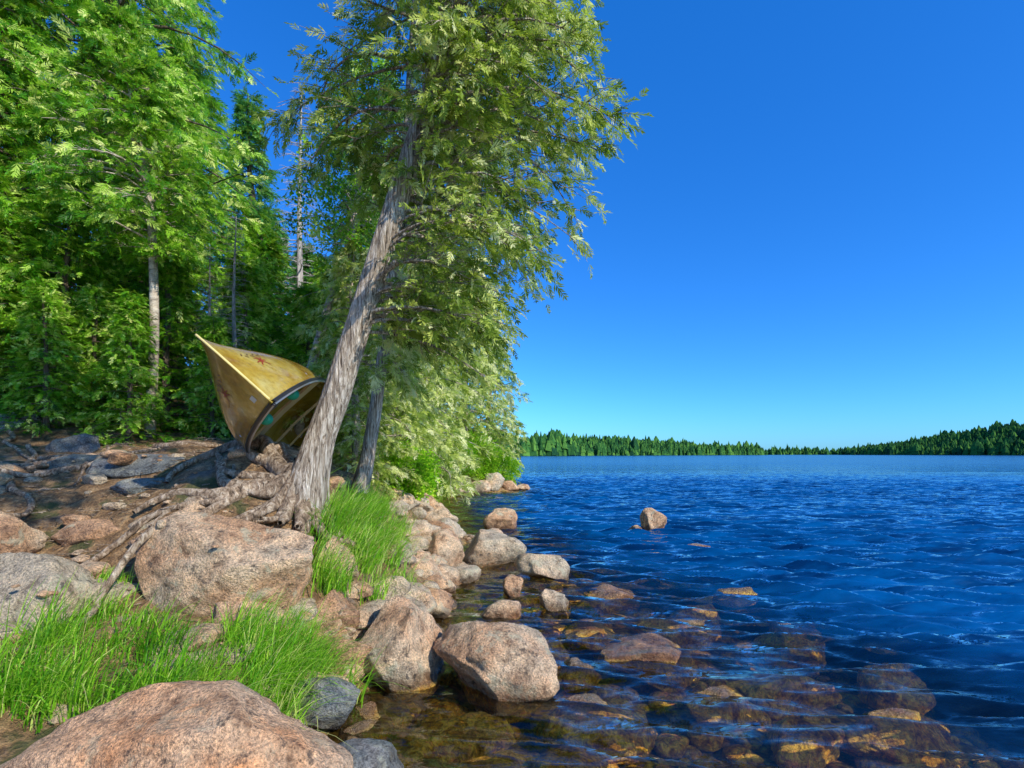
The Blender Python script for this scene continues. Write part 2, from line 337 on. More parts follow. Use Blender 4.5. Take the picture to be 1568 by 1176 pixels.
for k in range(2200):
    x=-5.5+4.2*R(); y=2.6+4.5*R(); z=g1(x,y)+.012; a=R()*6.28; l=.03+.10*R()**3*2
    P=np.array([[x,y,z],[x+math.cos(a)*l,y+math.sin(a)*l,z+.01*R()+.005]]); V,Q=tube(P,.0022+.003*R(),3); b.add(V,Q,0,R())
obj('twig_litter',b.mesh('twig_litter',[M_root]))

# ---------------------------------------------------------------- water
wx=np.concatenate([-60-np.geomspace(1,2000,14)[::-1],np.arange(-60,-4,3.),np.arange(-4,7,.05),np.arange(7,24,.12),24+np.geomspace(.2,3000,40)])
wy=np.concatenate([-2-np.geomspace(.5,2000,16)[::-1],np.arange(-2,2,.3),np.arange(2,13,.03),np.arange(13,30,.075),30+np.cumsum(np.geomspace(.085,3,170)),]) 
wy=np.concatenate([wy,wy[-1]+np.geomspace(3,3500,40)])
wr=np.random.default_rng(5); WV=[]
for k in range(44):
    lam=.13*6.5**(k/43); ang=math.radians(-100+wr.normal()*14); WV.append((lam,math.cos(ang),math.sin(ang),wr.random()*6.28,lam*(.021 if lam<.45 else .012)))
def wave(X,Y):
    G=ground0(X,Y); dep=np.maximum(-G,0); Z=np.zeros_like(X)
    w=fbm(np.stack([X.ravel()*.5,Y.ravel()*.5,X.ravel()*0],-1),2).reshape(X.shape)
    w2=fbm(np.stack([X.ravel()*.5+31,Y.ravel()*.5+9,X.ravel()*0],-1),2).reshape(X.shape)
    for i_,(lam,cx,cy,ph,am) in enumerate(WV):
        fd=1 if lam>.28 else sm(14,9,Y)
        Z+=am*fd*np.sin(6.283/lam*(X*cx+Y*cy)+ph+(w if i_%2 else w2)*3.5)*(1+.9*(w2 if i_%2 else w))
    far=sm(60,22,np.maximum(Y,np.abs(X)*.8))
    return Z*(.35+.65*sm(.1,.5,dep))*far
V,Q=gridmesh(wx,wy,wave); b=MB(); b.add(V,Q,0,np.clip(-ground0(V[:,0],V[:,1]),0,3))
t=NT('lake_water'); g=t.n('NewGeometry'); pos=g.outputs['Position']; py=t.n('SeparateXYZ',{0:pos}).outputs['Y']
m1=t.n('Mapping',{'Vector':pos,'Scale':(.7,2.4,1),'Rotation':(0,0,math.radians(10))}).outputs[0]
m2=t.n('Mapping',{'Vector':pos,'Scale':(.7,2.4,1),'Rotation':(0,0,math.radians(-4))}).outputs[0]
m3=t.n('Mapping',{'Vector':pos,'Scale':(.04,.26,1),'Rotation':(0,0,math.radians(4))}).outputs[0]
m4=t.n('Mapping',{'Vector':pos,'Scale':(.5,2.6,1),'Rotation':(0,0,math.radians(7))}).outputs[0]
c1=t.noise(m1,1.6,3,.65,.3,'Color'); c2=t.noise(m2,4.5,3,.65,.2,'Color'); w3=t.noise(m3,1.,5,.65); w4=t.noise(m4,1.,4,.65)
half=(.5,.5,.5)
tl_=t.vm('ADD',t.vm('MULTIPLY',t.vm('SUBTRACT',c1,half),(.5,1.5,0)),t.vm('MULTIPLY',t.vm('SUBTRACT',c2,half),(.7,2.0,0)))
fade=t.mr(py,25,110,1,.35)
tl_=t.n('VectorMath',{0:tl_,3:fade},operation='SCALE').outputs[0]
dep=t.n('Attribute',attribute_name='rnd').outputs['Fac']
tl_=t.n('VectorMath',{0:tl_,3:t.mr(dep,.1,.5,.5,1)},operation='SCALE').outputs[0]
nb=t.n('VectorMath',{0:t.vm('ADD',g.outputs['Normal'],tl_)},operation='NORMALIZE').outputs[0]
opac=t.ramp(dep,[(0,(.0,.0,.0)),(.28,(.01,)*3),(.38,(.05,)*3),(.52,(.26,)*3),(.72,(.74,)*3),(1.0,(1,)*3)])
patch=t.math('ADD',t.math('MULTIPLY',w3,.4),t.math('MULTIPLY',w4,.6))
body=t.n('BsdfDiffuse',{'Color':t.mix(t.mr(patch,.42,.58),(.0,.018,.075),(.0,.075,.24)),'Normal':nb})
tra=t.n('BsdfTransparent',{'Color':(1,.95,.78)})
bm=t.n('MixShader',{0:opac,1:tra.outputs[0],2:body.outputs[0]})
gl=t.n('BsdfGlossy',{'Color':(.9,1,1),'Roughness':t.mr(py,20,90,.04,.16),'Normal':nb})
fr=t.n('Fresnel',{'IOR':1.5,'Normal':nb})
frc=t.math('MINIMUM',fr.outputs[0],t.mr(py,10,80,.9,.5))
t.surf(t.n('MixShader',{0:frc,1:bm.outputs[0],2:gl.outputs[0]}).outputs[0])
obj('lake_water',b.mesh('lake_water',[t.m]))

# ---------------------------------------------------------------- foliage
def tmpl(kind,rg):
    L=[]
    def dia(c,d,l,w,tl=0):
        d=np.array(d,float);d/=np.linalg.norm(d); s=np.cross([0,0,1],d); s/=np.linalg.norm(s)+1e-9; s=s+np.array([0,0,rg.uniform(-.7,.7)])
        c=np.array(c,float); return [c,c+d*l*.5+s*w,c+d*l,c+d*l*.5-s*w]
    if kind=='frond':
        for i in range(6):
            x=.06+i*.15; z=-.18*x*x
            for sd in (-1,1):
                L.append(dia((x,0,z),(1,sd*rg.uniform(.5,1.0),rg.uniform(-.45,.25)),(.5-.045*i)*rg.uniform(.7,1.15),.045))
        L.append(dia((0,0,0),(1,0,-.1),1,.03)); L.append(dia((.8,0,-.12),(1,0,-.3),.35,.05))
    else:
        for i in range(11):
            p=rg.normal(size=3)*.3+[.4,0,0]; L.append(dia(p,rg.normal(size=3)*[1,1,.4]+[.4,0,-.2],rg.uniform(.22,.36),.09))
    return np.array(L)
TR=np.random.default_rng(9)
TM={k:[tmpl(k,TR) for _ in range(5)] for k in ('frond','leaf')}
def sprays(b,P,D,S,kind,rg,mat=1,up=.7,A=None):
    P=np.array(P);D=np.array(D);S=np.array(S); N=len(P)
    if N==0:return
    D=D/np.linalg.norm(D,axis=1)[:,None]
    U=rg.normal(size=(N,3))*up+[0,0,1]; U-=D*(U*D).sum(1)[:,None]; U/=np.linalg.norm(U,axis=1)[:,None]
    E=np.cross(U,D); rn=np.clip(rg.normal(.45,.25,N),0,1) if A is None else A
    ch=rg.integers(0,5,N)
    for c in range(5):
        k=ch==c; T=TM[kind][c]; 
        if not k.any(): continue
        V=P[k][:,None,None]+S[k][:,None,None,None]*(T[None,...,0:1]*D[k][:,None,None]+T[None,...,1:2]*E[k][:,None,None]+T[None,...,2:3]*U[k][:,None,None])
        a=np.repeat(rn[k],T.shape[0]*4)
        nV=V.reshape(-1,3); b.add(nV,np.arange(len(nV)).reshape(-1,4),mat,a,False)
def grow(b,rg,path,rad,crown,nbr,z0,nsub,nsp,size,kind='frond',rise=.35,droop=.5,sides=14,ridge=.25,sub_l=.4,leaves=True,zpow=1.,up=.7,dz=-.35,twigs=True,brr=1.,azf=None):
    path=np.array(path,float); m=len(path); f=np.linspace(0,1,m); ff=np.linspace(0,1,max(m*5,24))
    PP=np.stack([np.interp(ff,f,path[:,k]) for k in range(3)],-1)
    for _ in range(3): PP[1:-1]=(PP[:-2]+2*PP[1:-1]+PP[2:])/4
    RR=np.interp(ff,np.linspace(0,1,len(rad)),rad)
    V,Q=tube(PP,RR,sides,ridge); b.add(V,Q,0)
    P=[];D=[];S=[]
    for k in range(nbr):
        q=z0+(1-z0)*((k+rg.random())/nbr)**zpow
        p0=np.array([np.interp(q,ff,PP[:,j]) for j in range(3)]); az=k*2.399+rg.uniform(-.5,.5)
        if azf: az=azf(az,rg)
        L=crown((q-z0)/(1-z0),az,p0)*rg.uniform(.7,1.12)
        if L<.08: continue
        s=np.linspace(0,1,7); ri=rise+rg.uniform(-.2,.25); dr=droop+rg.uniform(-.2,.2)
        d=np.array([math.cos(az),math.sin(az),0]); sd=np.array([-d[1],d[0],0]); wb=rg.uniform(-.25,.25)
        B=p0+L*(s[:,None]*d+(ri*s-dr*s*s)[:,None]*[0,0,1]+(wb*np.sin(s*3.))[:,None]*sd)
        r0=(.014*L+.006)*brr*(rg.uniform(.45,1.2) if azf else 1); V,Q=tube(B,np.linspace(r0,.003,7),5); b.add(V,Q,0)
        ns_=max(3,int(nsub*min(1.5,.25+L*.65))) if azf else nsub
        for j in range(ns_):
            t_=.12+.88*rg.random()**.9; p=np.array([np.interp(t_,s,B[:,i]) for i in range(3)])
            a2=az+(1 if j%2 else -1)*rg.uniform(.3,1.2); l=L*sub_l*(1.15-t_)+.12
            sdv=np.array([math.cos(a2),math.sin(a2),ri-2*dr*t_*.7+rg.uniform(-.3,.2)])
            if twigs: V,Q=tube([p,p+sdv*l*.6+[0,0,.02],p+sdv*l],[.005,.003,.0015],3); b.add(V,Q,0)
            if leaves:
                for i in range(nsp):
                    u=(i+rg.random())/nsp; P.append(p+sdv*l*u+rg.normal(size=3)*.04); D.append(sdv+rg.normal(size=3)*.45+[0,0,dz]); S.append(size*rg.uniform(.65,1.2))
        if leaves: P.append(B[-1]);D.append(d+[0,0,-.3]);S.append(size)
    if leaves: sprays(b,P,D,S,kind,rg,1,up)

# main leaning cedar
b=MB(); rg=np.random.default_rng(21)
path=[(-1.76,4.5,1.15),(-1.70,4.5,1.42),(-1.61,4.5,1.75),(-1.49,4.5,2.05),(-1.29,4.5,2.68),(-1.09,4.5,3.34),(-.90,4.52,3.95),(-.72,4.55,4.6),(-.55,4.6,5.3),(-.40,4.6,6.2),(-.3,4.6,7.4),(-.25,4.6,8.6)]
rad=[.21,.155,.12,.112,.102,.095,.085,.068,.055,.045,.03,.01]
def cr(q,az,p):
    c,s=math.cos(az),math.sin(az); z=p[2]
    right=np.interp(z,[3.0,3.3,3.7,4.5,5.2,6,7,8.6],[1.15,1.55,1.78,1.62,1.25,1.0,.8,.3])
    left=np.interp(z,[4.0,4.2,4.6,4.9,5.4,6,7,8.6],[.0,.5,1.2,1.3,1.05,.9,.8,.3])
    if s>0: fy=np.interp(z,[3.0,3.6,5,7,8.6],[.9,1.3,1.3,.8,.3])
    else: fy=np.interp(z,[3.7,4.2,4.6,5.2,7,8.6],[.0,.3,.55,.75,.7,.3])
    rx=right if c>0 else left
    if s<0 and z<3.85: return rx*.95 if (c>.93) else 0
    if s<0 and z<4.3 and c<.3: return 0
    if rx<.05 or fy<.05: return 0
    pw=2.6
    return 1/((abs(c)/rx)**pw+(abs(s)/fy)**pw)**(1/pw)
def azf(az,rg): 
    a=az%(2*math.pi)
    if math.cos(a)<0 and rg.random()<.4: a=math.pi-a
    return a
grow(b,rg,path,rad,cr,235,.355,13,5,.15,rise=.40,droop=.55,sides=36,ridge=.22,sub_l=.37,brr=1.0,azf=azf,zpow=1.15,dz=-.5)
def walk(x,y,a,r0,L,mat,rg,turn=.22):
    P=[];n=int(L/.05)
    for i in range(n):
        z=surf(x,y); P.append((x,y,z)); a+=rg.normal()*turn; x+=math.cos(a)*.05; y+=math.sin(a)*.05
    P=np.array(P); z=P[:,2].copy(); z0=z.copy()
    for _ in range(14): z[1:-1]=(z[:-2]+2*z[1:-1]+z[2:])/4; z=np.maximum(z,z0-.01)
    for _ in range(3): z[1:-1]=(z[:-2]+2*z[1:-1]+z[2:])/4
    r=r0*(1-np.linspace(0,.85,n)**.9)+.008; r=r*(1+.25*fbm(P*6,2)); z+=r*.55; P[:,2]=z
    return tube(P,r,9,.2,rg.random()*9)
for a,L,r in [(2.9,1.7,.085),(3.2,1.4,.07),(3.5,1.1,.075),(3.8,.6,.065),(4.2,.45,.07),(4.55,.5,.07),(4.85,.5,.06),(5.3,.45,.055),(6.1,.4,.05),(2.5,1.6,.065),(2.0,1.2,.055),(.5,.4,.05),(3.05,2.0,.045),(3.3,1.6,.04),(3.6,.8,.045),(2.7,1.9,.045),(3.35,1.2,.04),(3.15,1.2,.05),(4.05,.5,.045),(3.0,1.5,.03),(3.45,1.1,.03),(3.9,.5,.035),(4.4,.5,.035),(4.7,.45,.04),(3.1,2.2,.03),(2.8,1.5,.035)]:
    V,Q=walk(-1.72+math.cos(a)*.07,4.5+math.sin(a)*.07,a,r,L,2,rg); V[:9,2]+=.14; V[9:18,2]+=.09; V[18:27,2]+=.05; V[27:36,2]+=.02; b.add(V,Q,2)
obj('leaning_cedar_tree',b.mesh('leaning_cedar_tree',[M_bark,M_cedar,M_root]))
b=MB()
for x,y,a,L in [(-5.6,6.2,-.5,2.2),(-5.2,5.9,-.3,1.8),(-5.8,5.6,-.1,2.4),(-4.6,5.2,.2,1.5),(-5,5.1,-.4,1.4),(-6.2,6.6,-.2,2.5),(-4,6.0,-.2,1.3),(-6.0,5.9,-.15,2.4),(-5.4,5.3,-.2,1.8),(-4.8,4.9,.1,1.6)]:
    V,Q=walk(x,y,a,.016+.018*R(),L,0,rg,.2); b.add(V,Q,0)
obj('exposed_tree_roots',b.mesh('exposed_tree_roots',[M_root]))

# second slim cedar
b=MB(); rg=np.random.default_rng(22)
path=[(-1.82,6.4,1.15),(-1.72,6.4,1.6),(-1.62,6.4,2.2),(-1.5,6.4,3.1),(-1.42,6.5,4.1),(-1.3,6.5,5.2),(-1.2,6.5,6.8),(-1.1,6.5,8)]
grow(b,rg,path,[.11,.08,.072,.068,.06,.05,.035,.01],lambda q,az,p:np.interp(p[2],[2.9,3.5,4.5,6,8],[.5,1.15,1.4,1.1,.3])*(1 if math.cos(az)>-.1 else 0),90,.34,10,4,.18,rise=.25,droop=.6,sides=14)
obj('slim_cedar_tree',b.mesh('slim_cedar_tree',[M_bark,M_cedar]))
# unseen cedar added behind the viewpoint, crown placed to shade the left slope
b=MB(); rg=np.random.default_rng(24)
grow(b,rg,[(-1.5,-1.9,.2),(-1.15,-1.1,2.4),(-.75,-.2,4.2),(-.35,.7,5.8),(-.1,1.1,7.4),(0,1.3,8.6)],[.17,.13,.11,.08,.05,.01],lambda q,az,p:1.6*np.interp(q,[0,.3,.8,1],[.8,1,.8,.2]),70,.55,9,4,.2,rise=.3,droop=.4)
obj('cedar_tree',b.mesh('cedar_tree',[M_bark,M_cedar]))

def mk(name,seed,h,r,nbr,nsub,nsp,size,mat,bark,kind='frond',z0=.12,prof=None,**kw):
    b=MB(); rg=np.random.default_rng(seed); w=rg.normal(size=(6,2))*.06*h/8
    path=[(w[i,0]*i*.4,w[i,1]*i*.4,-.3+(h+.3)*i/5) for i in range(6)]
    prof=prof or (lambda q,az,p: r*(np.interp(q,[0,.15,.5,.8,1],[.7,1,.9,.55,.08])*(.75+.5*abs(math.sin(az*1.5+q*7)))))
    grow(b,rg,path,list(np.array([.022,.017,.014,.011,.007,.002])*h),prof,nbr,z0,nsub,nsp,size,kind,**kw)
    return b.mesh(name,[bark,mat])
cone=lambda r:(lambda q,az,p: r*(1-q)**.85*(.85+.3*math.sin(q*60)*.5)+.08)
F_big=[mk('forest_tree_mesh',31+i,11,2.1,130,12,5,.25,M_bright,M_dbark,z0=.10,rise=.25,droop=.45,sub_l=.40,twigs=False) for i in range(2)]
F_ced=[mk('shore_cedar_mesh',41+i,8,1.75,100,11,4,.27,M_cedar,M_bark,z0=.06,rise=.2,droop=.5,twigs=False) for i in range(2)]
F_fir=[mk('fir_mesh',51+i,4,1.25,80,10,4,.2,M_bright,M_dbark,z0=.03,prof=cone(1.3),rise=.1,droop=.3,twigs=False,up=.35,dz=-.1) for i in range(2)]
F_spr=[mk('spruce_mesh',61+i,9,1.6,110,8,3,.32,M_spruce,M_dbark,z0=.08,prof=cone(1.6),rise=.0,droop=.25,twigs=False,up=.4,dz=-.2) for i in range(2)]
def put(name,me,x,y,sc=1,rz=None,zs=1):
    rz=R()*6.28 if rz is None else rz
    return obj(name,me,(x,y,g1(x,y)-.05),rz,(sc,sc,sc*zs))
for x,y,s in [(-7.2,9.6,1.05),(-9.5,8.7,1.1),(-8.6,11.6,1.1),(-11.5,10.5,1.1),(-7.9,12.6,.74),(-8.1,8.0,.8),(-10,6.8,.95),(-6.1,9.2,.5)]:
    put('cedar_tree',F_big[int(R()*2)],x,y,s)
for x,y,s in [(-2.4,9.2,.68),(-2.4,12.0,.95),(-3.0,15.0,1.0),(-3.5,18.5,1.1),(-2.1,24.2,1.15),(-3.6,23.6,1.2),(-3.9,13.2,.6),(-1.1,25.6,.95),(-4.8,21.5,.9),(-2.3,7.9,.45)]:
    put('cedar_tree',F_ced[int(R()*2)],x,y,s)
for x,y,s in [(-5.3,8.2,.8),(-6.5,7.8,.9),(-7.8,7.6,1.),(-4.4,8.8,.75),(-3.7,9.8,.75),(-4.9,10.5,1.0),(-8.8,7.2,1.1),(-3.1,8.9,.5),(-5.9,7.6,.5),(-7.1,7.3,.6),(-4.0,11.5,1.0)]:
    put('fir_tree',F_fir[int(R()*2)],x,y,s)
for x,y,s in [(-7.75,16,1.0),(-8.8,20.5,.74),(-7.0,18,.62),(-9.5,18,.6),(-4.6,12.8,.50),(-5.6,14.5,.56),(-6.6,14,.6),(-5,17,.58),(-6.2,20,.66),(-6.5,25,.85),(-9.5,24,.8),(-10,15,.8),(-5,28,1.),(-15,16,1.)]:
    put('spruce_tree',F_spr[int(R()*2)],x,y,s)
b=MB(); rg=np.random.default_rng(71)
grow(b,rg,[(0,0,-.3),(.05,0,2.5),(.0,.05,5),(.08,0,8)],[.1,.08,.055,.012],lambda q,az,p:.8*(1-q)**.6+.1,120,.2,7,1,.1,rise=.1,droop=.35,leaves=False,sides=8)
DS=b.mesh('dead_spruce_tree',[M_dead,M_spruce])
put('dead_spruce_tree',DS,-4.95,12.4,1.0,0); put('dead_spruce_tree',DS,-4.1,7.9,.42,1); put('dead_spruce_tree',DS,-4.5,8.0,.36,2.5)
b=MB(); rg=np.random.default_rng(72)
grow(b,rg,[(-3.3,8.0,1.4),(-3.0,8.0,2.9),(-2.72,8.0,3.9),(-2.45,8.0,4.6),(-2.3,8.2,6.0),(-2.1,8.2,7.5)],[.075,.068,.06,.052,.04,.01],lambda q,az,p:1.0*np.interp(q,[0,.4,1],[.6,1,.2]),40,.6,9,4,.18,kind='leaf',rise=.5,droop=.4,sides=10,ridge=.05)
obj('birch_tree',b.mesh('birch_tree',[M_birch,M_bright]))
b=MB(); rg=np.random.default_rng(73)
grow(b,rg,[(-4.95,7.3,1.6),(-4.87,7.3,3.2),(-4.9,7.3,4.8),(-5.2,7.4,6.2),(-5.5,7.5,7.6)],[.07,.06,.05,.035,.01],lambda q,az,p:1.2*np.interp(q,[0,.3,1],[.5,1,.2])*(1 if math.cos(az)<.3 else .7),80,.40,11,5,.18,kind='frond',rise=.4,droop=.45,sides=10,ridge=.05)
obj('birch_tree',b.mesh('birch_tree',[M_birch,M_bright]))
put('fir_tree',F_fir[0],-5.0,7.0,.5); put('fir_tree',F_fir[1],-4.2,7.5,.45); put('fir_tree',F_fir[1],-6.0,6.9,.5)
for x,y,r,h in [(-3.6,21.9,1.0,1.7),(-2.5,22.3,1.1,2.0),(-1.5,23.0,1.05,1.9),(-2.9,19.6,.8,1.2),(-.5,24.0,.8,1.2),(-2.9,16.5,.8,1.3),(-2.3,11.6,.55,.9),(-2.0,9.8,.5,.8),(-4,20.5,1,2)]:
    b=MB(); rg=np.random.default_rng(int(abs(x*100))); N=900
    d=rg.normal(size=(N,3)); d/=np.linalg.norm(d,axis=1)[:,None]; rr=rg.uniform(.45,1.05,N)*(1+.5*fbm(d*2+x*3,2)); P=d*rr[:,None]*[r,r,h*.5]+[0,0,h*.45]
    for k in range(9):
        e=d[k]*[r*.6,r*.6,h*.3]+[0,0,h*.6]; V,Q=tube([(0,0,-.1),e*.5,e],[.02,.012,.004],5); b.add(V,Q,0)
    sprays(b,P,d+[0,0,.3],np.full(N,.22),'leaf',rg); obj('shore_bush',b.mesh('shore_bush',[M_dbark,M_bush]),(x,y,g1(x,y)))

# ---------------------------------------------------------------- grass
def grass(b,T,nb,L,rg,spread=.07,w=.0034):
    for (x,y,sc) in T:
        if surf(x,y)>g1(x,y)+.10: continue
        nn=int(nb*rg.uniform(.6,1.2)); bx=x+rg.normal(size=nn)*spread; by=y+rg.normal(size=nn)*spread; z=surf(x,y)-.03
        az=rg.uniform(0,6.28,nn); ln=L*sc*rg.uniform(.45,1.15,nn); le=rg.uniform(.15,1.1,nn); s=np.linspace(0,1,6)
        hx=(ln*le)[:,None]*s[None]**1.7*.8; hz=ln[:,None]*(s[None]-.55*le[:,None]**1.5*s[None]**2.4)
        c,sn=np.cos(az)[:,None],np.sin(az)[:,None]; wnd=(ln*.4)[:,None]*s[None]**1.6; X=bx[:,None]+hx*c+wnd; Y=by[:,None]+hx*sn-wnd*.3; Z=z+hz
        ww=w*(1-s**2*.9)[None]*rg.uniform(.7,1.4,nn)[:,None]; pa=az+rg.normal(size=nn)*.5+1.57; wx_=np.cos(pa)[:,None]*ww; wy_=np.sin(pa)[:,None]*ww
        V=np.stack([np.stack([X-wx_,Y-wy_,Z],-1),np.stack([X+wx_,Y+wy_,Z],-1)],2)
        base=np.arange(nn)[:,None]*12+np.arange(5)[None]*2; Q=np.stack([base,base+1,base+3,base+2],-1)
        tc=rg.normal(0,.15); b.add(V.reshape(-1,3),Q.reshape(-1,4),0,np.repeat(np.clip(rg.normal(.5+tc,.22,nn),0,1),12))
b=MB(); rg=np.random.default_rng(81); T=[]
for k in range(50):
    u=rg.random(); T.append((-2.75+1.5*u+rg.normal()*.07,2.5+.55*rg.random()**1.5+.25*u,rg.uniform(.5,1.2)))
for k in range(34): T.append((-1.38+rg.normal()*.15,3.0+.5*rg.random(),1.0))
for k in range(34): T.append((-1.45+rg.normal()*.08,4.1+1.1*rg.random(),1.15))
for k in range(26): T.append((-1.28+rg.normal()*.1,4.2+1.4*rg.random(),.85))
for k in range(10): T.append((-2.72+rg.normal()*.1,3.2+.3*rg.random(),.55))
for k in range(12): T.append((-1.6+rg.normal()*.1,5.5+1.4*rg.random(),.8))
for k in range(24): T.append((-3.3+1.8*rg.random(),2.9+.8*rg.random(),.35))
grass(b,T,90,.38,rg)
obj('grass',b.mesh('grass',[M_grass]))

# ---------------------------------------------------------------- canoe (bow toward the viewer, lying on its side against the leaning tree)
Dp=np.array([-1.665,3.72,1.955]); vv=Dp-np.array([0,0,1.6]); vv/=np.linalg.norm(vv)
U0=np.array([.747,0,-.665]); Up=U0-(U0@vv)*vv; Up/=np.linalg.norm(Up); ta=math.radians(13)
Lv=vv*math.cos(ta)+Up*math.sin(ta); Uv=Up*math.cos(ta)-vv*math.sin(ta); Sv=np.cross(Uv,Lv); LC=4.7
def hull(t,a):
    t=np.asarray(t,float);a=np.asarray(a,float)
    e=np.abs(2*t-1); half=.51*(1-e**3.1)
    ug=-.13*(1-e**2.6); uk=-.50-.19*e**3.2
    dep=ug-uk; c,s=np.cos(a),np.abs(np.sin(a))
    px=.5+.6*e**7; pz=.8+.25*e**4
    side=half*np.sign(c)*np.abs(c)**px; fr=s**pz
    fr_l=fr**4; l=t*LC+.06*fr_l*(np.exp(-t*30)-np.exp(-(1-t)*30))
    u=ug-dep*fr
    return Dp+l[...,None]*Lv+side[...,None]*Sv+u[...,None]*Uv
canoe=bpy.data.objects.new('canoe',None); bpy.context.scene.collection.objects.link(canoe)
nt_,na=80,36; tt=.5-.5*np.cos(np.linspace(0,np.pi,nt_)); aa=np.linspace(0,np.pi,na+1)
TT,AA=np.meshgrid(tt,aa,indexing='ij'); V=hull(TT,AA).reshape(-1,3); na=na+1
i,j=np.meshgrid(np.arange(nt_-1),np.arange(na-1),indexing='ij'); q=i*na+j; Q=np.stack([q,q+na,q+na+1,q+1],-1).reshape(-1,4)
b=MB(); b.add(V,Q); o=obj('hull',b.mesh('hull',[kevlar()]),parent=canoe); md=o.modifiers.new('s','SOLIDIFY'); md.thickness=.006; md.offset=0
M_blk=plain('black_trim',(.02,.02,.022),.35); M_al=plain('aluminium_trim',(.55,.55,.56),.3,.8)
M_stem=plain('stem_trim',(.76,.62,.22),.25,0,.5)
P=hull(np.full(20,.0015),np.linspace(.05,np.pi/2,20)); P=np.concatenate([P,hull(np.linspace(.004,.12,10),np.full(10,np.pi/2))]); b=MB(); V,Q=tube(P,.009,8); b.add(V,Q); obj('stem_band',b.mesh('stem_band',[M_stem]),parent=canoe)
for nm,ang,sg in (('gunwale_upper',0,1),('gunwale_lower',np.pi,-1)):
    P=hull(tt,np.full(nt_,ang)); b=MB(); V,Q=tube(P+Sv*sg*.008,.017,8); b.add(V,Q,0); V,Q=tube(P+Sv*sg*.004+Uv*.016,.010,6); b.add(V,Q,1)
    obj(nm,b.mesh(nm,[M_blk,M_al]),parent=canoe)
for nm,t0,t1 in (('bow_deck',0.002,.05),('stern_deck',.998,.95)):
    t_=np.linspace(t0,t1,8); P0=hull(t_,np.zeros(8)); P1=hull(t_,np.full(8,np.pi)); mdl=(P0+P1)/2+Uv*.015
    b=MB(); V=np.stack([P0,mdl,P1],1).reshape(-1,3)+Uv*.004; Q=[]
    for i in range(7):
        for j in range(2): Q.append((i*3+j,i*3+j+1,(i+1)*3+j+1,(i+1)*3+j))
    b.add(V,Q); o=obj(nm,b.mesh(nm,[M_blk]),parent=canoe); md=o.modifiers.new('s','SOLIDIFY'); md.thickness=.008
M_wood=plain('ash_wood',(.45,.28,.12),.4)
for nm,t_,w in (('bow_seat',.30,.18),('yoke',.5,.06),('thwart',.66,.04),('stern_seat',.80,.16),('front_thwart',.17,.035)):
    P0=hull(np.array([t_]),np.array([0.12]))[0];P1=hull(np.array([t_]),np.array([np.pi-.12]))[0]; b=MB()
    n1=12; V=[];Q=[]
    for i in range(n1+1):
        c=P0+(P1-P0)*i/n1-Uv*.02*(1-abs(2*i/n1-1)); ww=w*(1-.35*math.sin(math.pi*i/n1) if 'seat' not in nm else 1)
        V+=[c-Lv*ww/2-Uv*.01,c+Lv*ww/2-Uv*.01,c+Lv*ww/2+Uv*.01,c-Lv*ww/2+Uv*.01]
    for i in range(n1):
        for j in range(4): Q.append((i*4+j,i*4+(j+1)%4,(i+1)*4+(j+1)%4,(i+1)*4+j))
    b.add(V,Q,0,.5,False); obj(nm,b.mesh(nm,[M_wood if nm!='front_thwart' else M_al]),parent=canoe)
M_grn=plain('green_foam',(.01,.34,.20),.5)
for k,f_ in enumerate((.28,.68)):
    P0=hull(np.array([.17]),np.array([0.12]))[0];P1=hull(np.array([.17]),np.array([np.pi-.12]))[0]; c=P0+(P1-P0)*f_
    b=MB(); V,Q=cubesphere(8); V=V*[.055,.055,.05]; b.add(V+c+Uv*.04,Q); V,Q=tube([c-Lv*.06+Uv*.03,c+Lv*.06+Uv*.03],.03,10); b.add(V,Q); obj('foam_pad_%d'%(k+1),b.mesh('foam_pad',[M_grn]),parent=canoe)
M_red=plain('red_decal',(.30,.035,.015),.4); M_ink=plain('ink_decal',(.10,.05,.02),.4); M_lab=plain('label_paper',(.7,.66,.55),.5)
def ribbon(pts,w,sgn):
    pts=np.array(pts,float)
    m=len(pts); T=np.gradient(pts,axis=0); T/=np.linalg.norm(T,axis=1)[:,None]+1e-9; Nn=np.stack([-T[:,1],T[:,0]],-1)*w
    def pt(p):
        t_=p[:,0];a=p[:,1] if sgn>0 else np.pi-p[:,1]; return hull(t_,a)
    sc=np.array([1/LC,1/.5]); L_=pt(pts*sc+Nn*sc);R_=pt(pts*sc-Nn*sc)
    e=1e-3; du=pt(pts*sc+[e,0])-pt(pts*sc); dv=pt(pts*sc+[0,e])-pt(pts*sc); nn=np.cross(du,dv); nn/=np.linalg.norm(nn,axis=1)[:,None]
    nn*=np.sign((nn@(Sv*sgn)))[:,None]
    V=np.concatenate([L_+nn*.006,R_+nn*.006]); Q=[(i,i+1,m+i+1,m+i) for i in range(m-1)]
    return V,Q
for sgn,nm in ((1,'emblem_upper'),(-1,'emblem_lower')):
    b=MB(); cx,cy=.33,.26
    for dx,dy in ((.06,.01),(-.06,.0),(.04,.05),(-.04,.05),(.045,-.045),(-.04,-.03),(0,.06)):
        s=np.linspace(0,1,5)[:,None]; V,Q=ribbon(np.array([cx,cy])+s*[dx,dy]+.01*np.sin(s*3),.005,sgn); b.add(V,Q,0)
    for k in range(8):
        s=np.linspace(0,1,4)[:,None]; V,Q=ribbon(np.array([cx-.13+k*.035,cy+.09])+s*[.02,(-1)**k*.025],.004,sgn); b.add(V,Q,1)
    if sgn<0: s=np.linspace(0,1,4)[:,None]; V,Q=ribbon(np.array([.08,.09])+s*[.05,.0],.018,sgn); b.add(V,Q,2)
    obj(nm,b.mesh(nm,[M_red,M_ink,M_lab]),parent=canoe)

